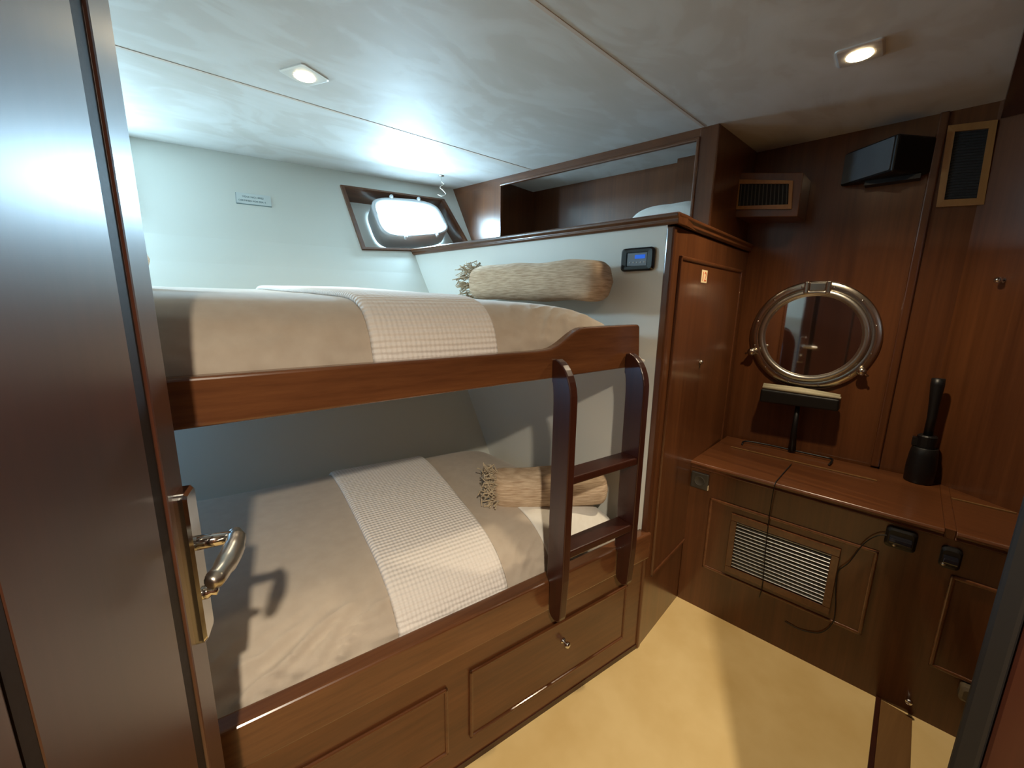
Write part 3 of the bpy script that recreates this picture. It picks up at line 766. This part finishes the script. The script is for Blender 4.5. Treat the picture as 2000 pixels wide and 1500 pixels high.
# ------------------------------------------------------------------ things on the bulkhead
# round porthole-style mirror
mi = thing('porthole_mirror', 'round bronze porthole-style mirror with bolted rim on the bulkhead', 'mirror', MW.p(.298, 0, .98))
mc = (.298, 1.221)
circ = lambda r, t, n=64, c=mc: [MW.p(c[0] + r * math.cos(2 * PI * k / n), t, c[1] + r * math.sin(2 * PI * k / n)) for k in range(n)]
bm = BM(); ring_strip(bm, [circ(.242, 0), circ(.243, .008), circ(.238, .013), circ(.208, .014), circ(.205, .012)]); obj('outer_ring', bm, M['brass'], mi, smooth=True)
bm = BM(); ring_strip(bm, [circ(.206, .008), circ(.207, .020), circ(.203, .026), circ(.188, .028), circ(.180, .022), circ(.177, .010)]); obj('inner_ring', bm, M['satin'], mi, smooth=True)
bm = BM(); bm.faces.new([bm.verts.new(p) for p in circ(.180, .011)]); obj('mirror_glass', bm, M['mirror'], mi)
for k in range(12):
    a = 2 * PI * (k + .5) / 12
    bm = BM(); lathe(bm, MW.p(mc[0] + .224 * math.cos(a), .0135, mc[1] + .224 * math.sin(a)), MW.n, [(.0045, 0), (.004, .002), (.001, .003)], 10); obj('screw', bm, M['chrome'], mi, smooth=True)
bm = BM()
for s in (-.048, .030): box(bm, MW, mc[0] + s, mc[0] + s + .018, .008, .036, mc[1] + .186, mc[1] + .240)
box(bm, MW, mc[0] - .030, mc[0] + .030, .008, .030, mc[1] + .196, mc[1] + .236)
obj('hinge', bm, M['brass'], mi, bevel=.005, seg=3)
for a in (math.radians(202), math.radians(-34)):
    c = MW.p(mc[0] + .238 * math.cos(a), .010, mc[1] + .238 * math.sin(a))
    bm = BM(); lathe(bm, c, MW.n, [(.014, 0), (.015, .010), (.010, .016), (.018, .022), (.018, .030), (.008, .036), (.001, .037)], 14); 
    d = (MW.d * math.cos(a) + Vector((0, 0, 1)) * math.sin(a)); tube(bm, [c + MW.n * .026, c + MW.n * .026 + d * .03], [.006, .004], 8)
    obj('dog_clamp', bm, M['brass'], mi, smooth=True)
# loudspeaker: wedge with a front turned towards the bunks
spk = thing('loudspeaker', 'black wedge-shaped loudspeaker mounted high on the bulkhead', 'speaker', MW.p(.45, 0, 1.83))
A0, B0, C0 = (.315, .006), (.484, .145), (.585, .010)
bm = BM(); o = [MW.p(s, t, 1.842) for s, t in (A0, B0, C0)]; o2 = [MW.p(s, t, 1.970) for s, t in (A0, B0, C0)]
va = [bm.verts.new(p) for p in o]; vb = [bm.verts.new(p) for p in o2]
bm.faces.new(va[::-1]); bm.faces.new(vb)
for i in range(3): bm.faces.new((va[i], va[(i + 1) % 3], vb[(i + 1) % 3], vb[i]))
obj('case', bm, M['black'], spk, bevel=.008, seg=3)
g0, g1 = MW.p(*A0, 0), MW.p(*B0, 0); GF = Frame((g0.x, g0.y), (g1.x - g0.x, g1.y - g0.y), (-1, 1)); gl = (g1 - g0).length
bm = BM(); plate(bm, GF, rrect(gl - .02, .112, .006, 4, gl / 2, 1.906), .0, .004); obj('grille', bm, plain('lit_speaker_cloth', srgb(84, 90, 96), .6, bump=.3, bscale=600), spk)  # grey instead of black: window light on this face put into the colour
bm = BM(); box(bm, MW, .40, .56, 0, .05, 1.826, 1.842); obj('bracket', bm, M['black'], spk)
# boxed vent in the corner
vb_ = thing('vent_box', 'small boxed wood vent with black slats beside the cubby', 'vent', MW.p(.08, .1, 1.73))
bm = BM(); hexa(bm, [MW.p(-.028, 0, 1.738), MW.p(.212, 0, 1.716), MW.p(.212, .165, 1.716), MW.p(-.050, .165, 1.745), MW.p(-.028, 0, 1.935), MW.p(.212, 0, 1.885), MW.p(.212, .165, 1.885), MW.p(-.060, .165, 1.935)]); obj('box', bm, M['woodZ'], vb_, bevel=.003)
tl, tr_, br_, bl_ = (-.036, 1.902), (.180, 1.858), (.188, 1.748), (-.033, 1.776)
def q4(k, t): # inset quad
    cxx = sum(p[0] for p in (tl, tr_, br_, bl_)) / 4; czz = sum(p[1] for p in (tl, tr_, br_, bl_)) / 4
    return [MW.p(cxx + (p[0] - cxx) * k[0], t, czz + (p[1] - czz) * k[1]) for p in (tl, tr_, br_, bl_)]
bm = BM(); ring_strip(bm, [q4((1, 1), .165), q4((1, 1), .173), q4((.88, .74), .174), q4((.88, .74), .166)]); obj('frame', bm, M['paleZ'], vb_)
bm = BM(); bm.faces.new([bm.verts.new(p) for p in q4((.9, .78), .1665)]); obj('backing', bm, M['dark'], vb_)
for k in range(13):
    u = (k + .5) / 13; q = q4((.88, .74), .167); a = q[0].lerp(q[1], u); b = q[3].lerp(q[2], u)
    bm = BM(); tube(bm, [a + MW.n * .002, b + MW.n * .002], .0022, 5); obj('slat', bm, M['olive'], vb_)
# tall grille
tv = thing('vent_grille', 'tall pale-wood framed black mesh grille at the right end of the bulkhead', 'vent', MW.p(.68, 0, 1.715))
q = [MW.p(s, 0, z) for s, z in ((.606, 2.0), (.726, 1.988), (.738, 1.714), (.618, 1.722))]
ctr = sum(q, Vector()) / 4
ql = lambda kx, t: [ctr + (p - ctr) * kx + MW.n * t for p in q]
def qx(w, h, t):
    out_ = []
    for p in q:
        d = p - ctr; ss = d.dot(MW.d); out_.append(ctr + MW.d * ss * w + Vector((0, 0, d.z * h)) + MW.n * t)
    return out_
bm = BM(); ring_strip(bm, [qx(1, 1, 0.001), qx(1, 1, .012), qx(.68, .83, .013), qx(.68, .83, .003)]); obj('frame', bm, M['paleZ'], tv)
bm = BM(); bm.faces.new([bm.verts.new(p) for p in qx(.70, .85, .003)]); obj('mesh', bm, plain('black_mesh', srgb(22, 20, 18), .6, bump=.6, bscale=400), tv)
for k in range(24):
    u = (k + .5) / 24; q2 = qx(.68, .83, .0045); a = q2[0].lerp(q2[3], u); b = q2[1].lerp(q2[2], u)
    bm = BM(); tube(bm, [a, b], .0022, 4); obj('slat', bm, M['black'], tv)
# black stand under the mirror
st = thing('desk_stand', 'black T-shaped stand with white pad on its head, below the round mirror', 'stand', MW.p(.30, .08, .685))
bm = BM(); hexa(bm, [MW.p(.150, .035, .905), MW.p(.448, .035, .915), MW.p(.448, .095, .915), MW.p(.150, .095, .905), MW.p(.150, .035, .968), MW.p(.446, .035, .966), MW.p(.446, .095, .966), MW.p(.150, .095, .968)]); obj('head', bm, M['black'], st, bevel=.008, seg=3)
bm = BM(); tube(bm, [MW.p(.152, .055, .979), MW.p(.30, .055, .979), MW.p(.442, .055, .974)], [.012, .013, .010], 10); tube(bm, [MW.p(.155, .078, .975), MW.p(.30, .080, .976), MW.p(.448, .080, .972)], [.009, .010, .006], 10); obj('pad', bm, M['paper'], st, smooth=True)
bm = BM(); tube(bm, [MW.p(.300, .065, .91), MW.p(.300, .065, .80), MW.p(.304, .065, .694)], [.009, .011, .016], 10); obj('post', bm, M['black'], st, smooth=True)
bm = BM(); tube(bm, spline([MW.p(.112, .130, .690), MW.p(.115, .085, .697), MW.p(.20, .065, .697), MW.p(.304, .065, .697), MW.p(.42, .065, .697), MW.p(.452, .070, .697), MW.p(.456, .100, .695), MW.p(.452, .140, .690)], 6), .0042, 8); obj('wire_foot', bm, M['black'], st, smooth=True)
# black brush holder
bh = thing('brush_holder', 'black cylindrical holder with tall upright handle on the right of the dresser top', 'brush holder', MW.p(.725, .075, .685))
c = MW.p(.725, .075, .685)
bm = BM(); lathe(bm, c, (0, 0, 1), [(.040, 0), (.043, .004), (.044, .06), (.041, .11), (.037, .14), (.035, .142), (.031, .140)], 24); obj('cup', bm, M['black'], bh, smooth=True)
bm = BM(); lathe(bm, c + Vector((0, 0, .14)), (0, 0, 1), [(.029, 0), (.029, .045), (.024, .05)], 20); box(bm, MW, .685, .71, .06, .09, .83, .86); obj('collar', bm, M['black'], bh)
bm = BM(); tube(bm, [c + Vector((0, 0, .19)), c + Vector((0, .0, .26)), c + Vector((0, .002, .32)), c + Vector((0, .004, .385)), c + Vector((0, .005, .41))], [.014, .014, .016, .020, .019], 12); obj('handle', bm, M['black'], bh, smooth=True)
# small knob hook on the slanted wall
bm = BM(); lathe(bm, RW.p(.12, 0, 1.45), RW.n, [(.010, 0), (.010, .003), (.005, .006), (.005, .016), (.010, .020), (.010, .026), (.003, .031), (.0005, .0315)], 14)
tag(obj('wall_knob', bm, M['chrome'], smooth=True), 'small shiny round knob high on the slanted wall at right', 'knob')

# ------------------------------------------------------------------ open cabin door (door_1)
DO = Frame((-.023, .72), (math.cos(DOORA), math.sin(DOORA)), (1, 0))
d1 = thing('door_1', None, None, DO.p(-.33, 0, .02))
ZT = 2.03
bm = BM(); box(bm, DO, -.60, -.006, -.038, -.005, .02, ZT); obj('leaf', bm, M['wooddoor'], d1)
bm = BM(); box(bm, DO, -.070, 0, -.041, 0, .02, ZT); obj('lock_stile', bm, M['wooddoor'], d1, bevel=.006, seg=3)
bm = BM(); box(bm, DO, -.352, -.106, -.006, 0, .02, ZT); obj('panel', bm, M['wooddoor'], d1, bevel=.002)
bm = BM(); box(bm, DO, -.62, -.366, -.041, 0, .02, ZT); obj('hinge_stile', bm, M['wooddoor'], d1, bevel=.004)
bm = BM(); box(bm, DO, -.106, -.070, -.006, -.0002, 1.65, ZT); obj('groove_stop', bm, M['wooddoor'], d1)
bm = BM(); box(bm, DO, -.106, -.070, -.006, -.0035, .02, 1.65); obj('groove', bm, M['groove'], d1)
bm = BM(); box(bm, DO, -.366, -.352, -.006, -.0005, .02, ZT); obj('groove', bm, M['groove'], d1)
bm = BM(); ring_strip(bm, [loopP(DO, rrect(.046, .232, .008, 4, -.026, .972), 0), loopP(DO, rrect(.046, .232, .008, 4, -.026, .972), .010), loopP(DO, rrect(.038, .224, .006, 4, -.026, .972), .014)], True); hp = obj('handle_plate', bm, M['chrome'], d1)
pv = (-.026, 1.005)
bm = BM(); tube(bm, [DO.p(*[pv[0]], .012, pv[1]), DO.p(pv[0], .052, pv[1])], [.011, .009], 12); obj('handle_neck', bm, M['chrome'], d1, smooth=True)
bm = BM(); tube(bm, spline([DO.p(pv[0] + .012, .056, pv[1]), DO.p(pv[0], .060, pv[1]), DO.p(pv[0] - .02, .062, pv[1]), DO.p(pv[0] - .05, .060, pv[1] - .003), DO.p(pv[0] - .085, .053, pv[1] - .006), DO.p(pv[0] - .10, .046, pv[1] - .006)], 5), [.004] + [.009] * 4 + [.010] * 2 + [.0125] * 5 + [.014] * 6 + [.012] * 5 + [.009] * 2 + [.004], 12); obj('lever', bm, M['satin'], d1, smooth=True)
bm = BM(); lathe(bm, DO.p(-.026, .014, .925), DO.n, [(.010, 0), (.010, .004), (.006, .008), (.008, .014), (.001, .017)], 12); obj('thumb_turn', bm, M['chrome'], d1, smooth=True)

# ------------------------------------------------------------------ lights
def lamp(name, c, energy, col, size=1.9, rad=.03, blend=.6):
    l = bpy.data.lights.new(name, 'SPOT'); l.energy = energy; l.color = col; l.spot_size = size; l.spot_blend = blend; l.shadow_soft_size = rad
    o = bpy.data.objects.new(name, l); COL.objects.link(o); o.location = c
    return o
WARM = (1, .82, .57)
lamp('lamp_bulb', (.394, 1.57, CZ - .014), 11, (1, .86, .66), 2.4, .03, 1)
lamp('lamp_bulb', (1.568, .419, CZ - .014), 58, WARM, 2.3, .03, 1)
lamp('lamp_bulb', (-.25, -.57, CZ - .014), 150, (1, .87, .68), 2.7)
def daylight(name, c, d, sx, sy, e):
    l = bpy.data.lights.new(name, 'AREA'); l.energy = e; l.color = (.50, .79, 1); l.shape = 'RECTANGLE'; l.size = sx; l.size_y = sy
    o = bpy.data.objects.new(name, l); COL.objects.link(o); o.location = c
    o.rotation_euler = Vector(d).to_track_quat('-Z', 'Y').to_euler(); return o
gc = (gTL + gTR + gBR + gBL) / 4
daylight('port_daylight', gc + nrm * .03, (-.14, -1, -.45), .26, .11, 15)
daylight('port_daylight', Vector((-.36, hull(-.36, 1.8), 1.8)) + nrm * .02, (.60, -1, -.22), .26, .12, 26)  # fill from the added upper port, turned towards the head panel
w = bpy.data.worlds.new('world'); S.world = w; w.use_nodes = True
w.node_tree.nodes['Background'].inputs['Color'].default_value = (.5, .6, .7, 1)
w.node_tree.nodes['Background'].inputs['Strength'].default_value = .3

# ------------------------------------------------------------------ camera
cam = bpy.data.cameras.new('camera'); co = bpy.data.objects.new('camera', cam); COL.objects.link(co); S.camera = co
cam.sensor_fit = 'HORIZONTAL'; cam.sensor_width = 36; cam.lens = 36 * 800 / 2000; cam.clip_start = .02
pitch, roll, yaw = math.radians(11.3), math.radians(.93), math.radians(51.2)
fh = Vector((math.cos(yaw), math.sin(yaw), 0)); rt = Vector((math.sin(yaw), -math.cos(yaw), 0)); up = Vector((0, 0, 1))
fw = fh * math.cos(pitch) - up * math.sin(pitch); dn = -(up * math.cos(pitch) + fh * math.sin(pitch))
cx = rt * math.cos(roll) - dn * math.sin(roll); cy = rt * math.sin(roll) + dn * math.cos(roll)
R = Matrix((cx, -cy, -fw)).transposed()
co.matrix_world = Matrix.Translation((0, 0, 1.35)) @ R.to_4x4()

for o in S.objects:
    if 'wloc' in o: del o['wloc']
S.view_settings.view_transform = 'Standard'; S.view_settings.look = 'None'; S.view_settings.gamma = 1
S.view_settings.use_curve_mapping = False; S.view_settings.exposure = .06
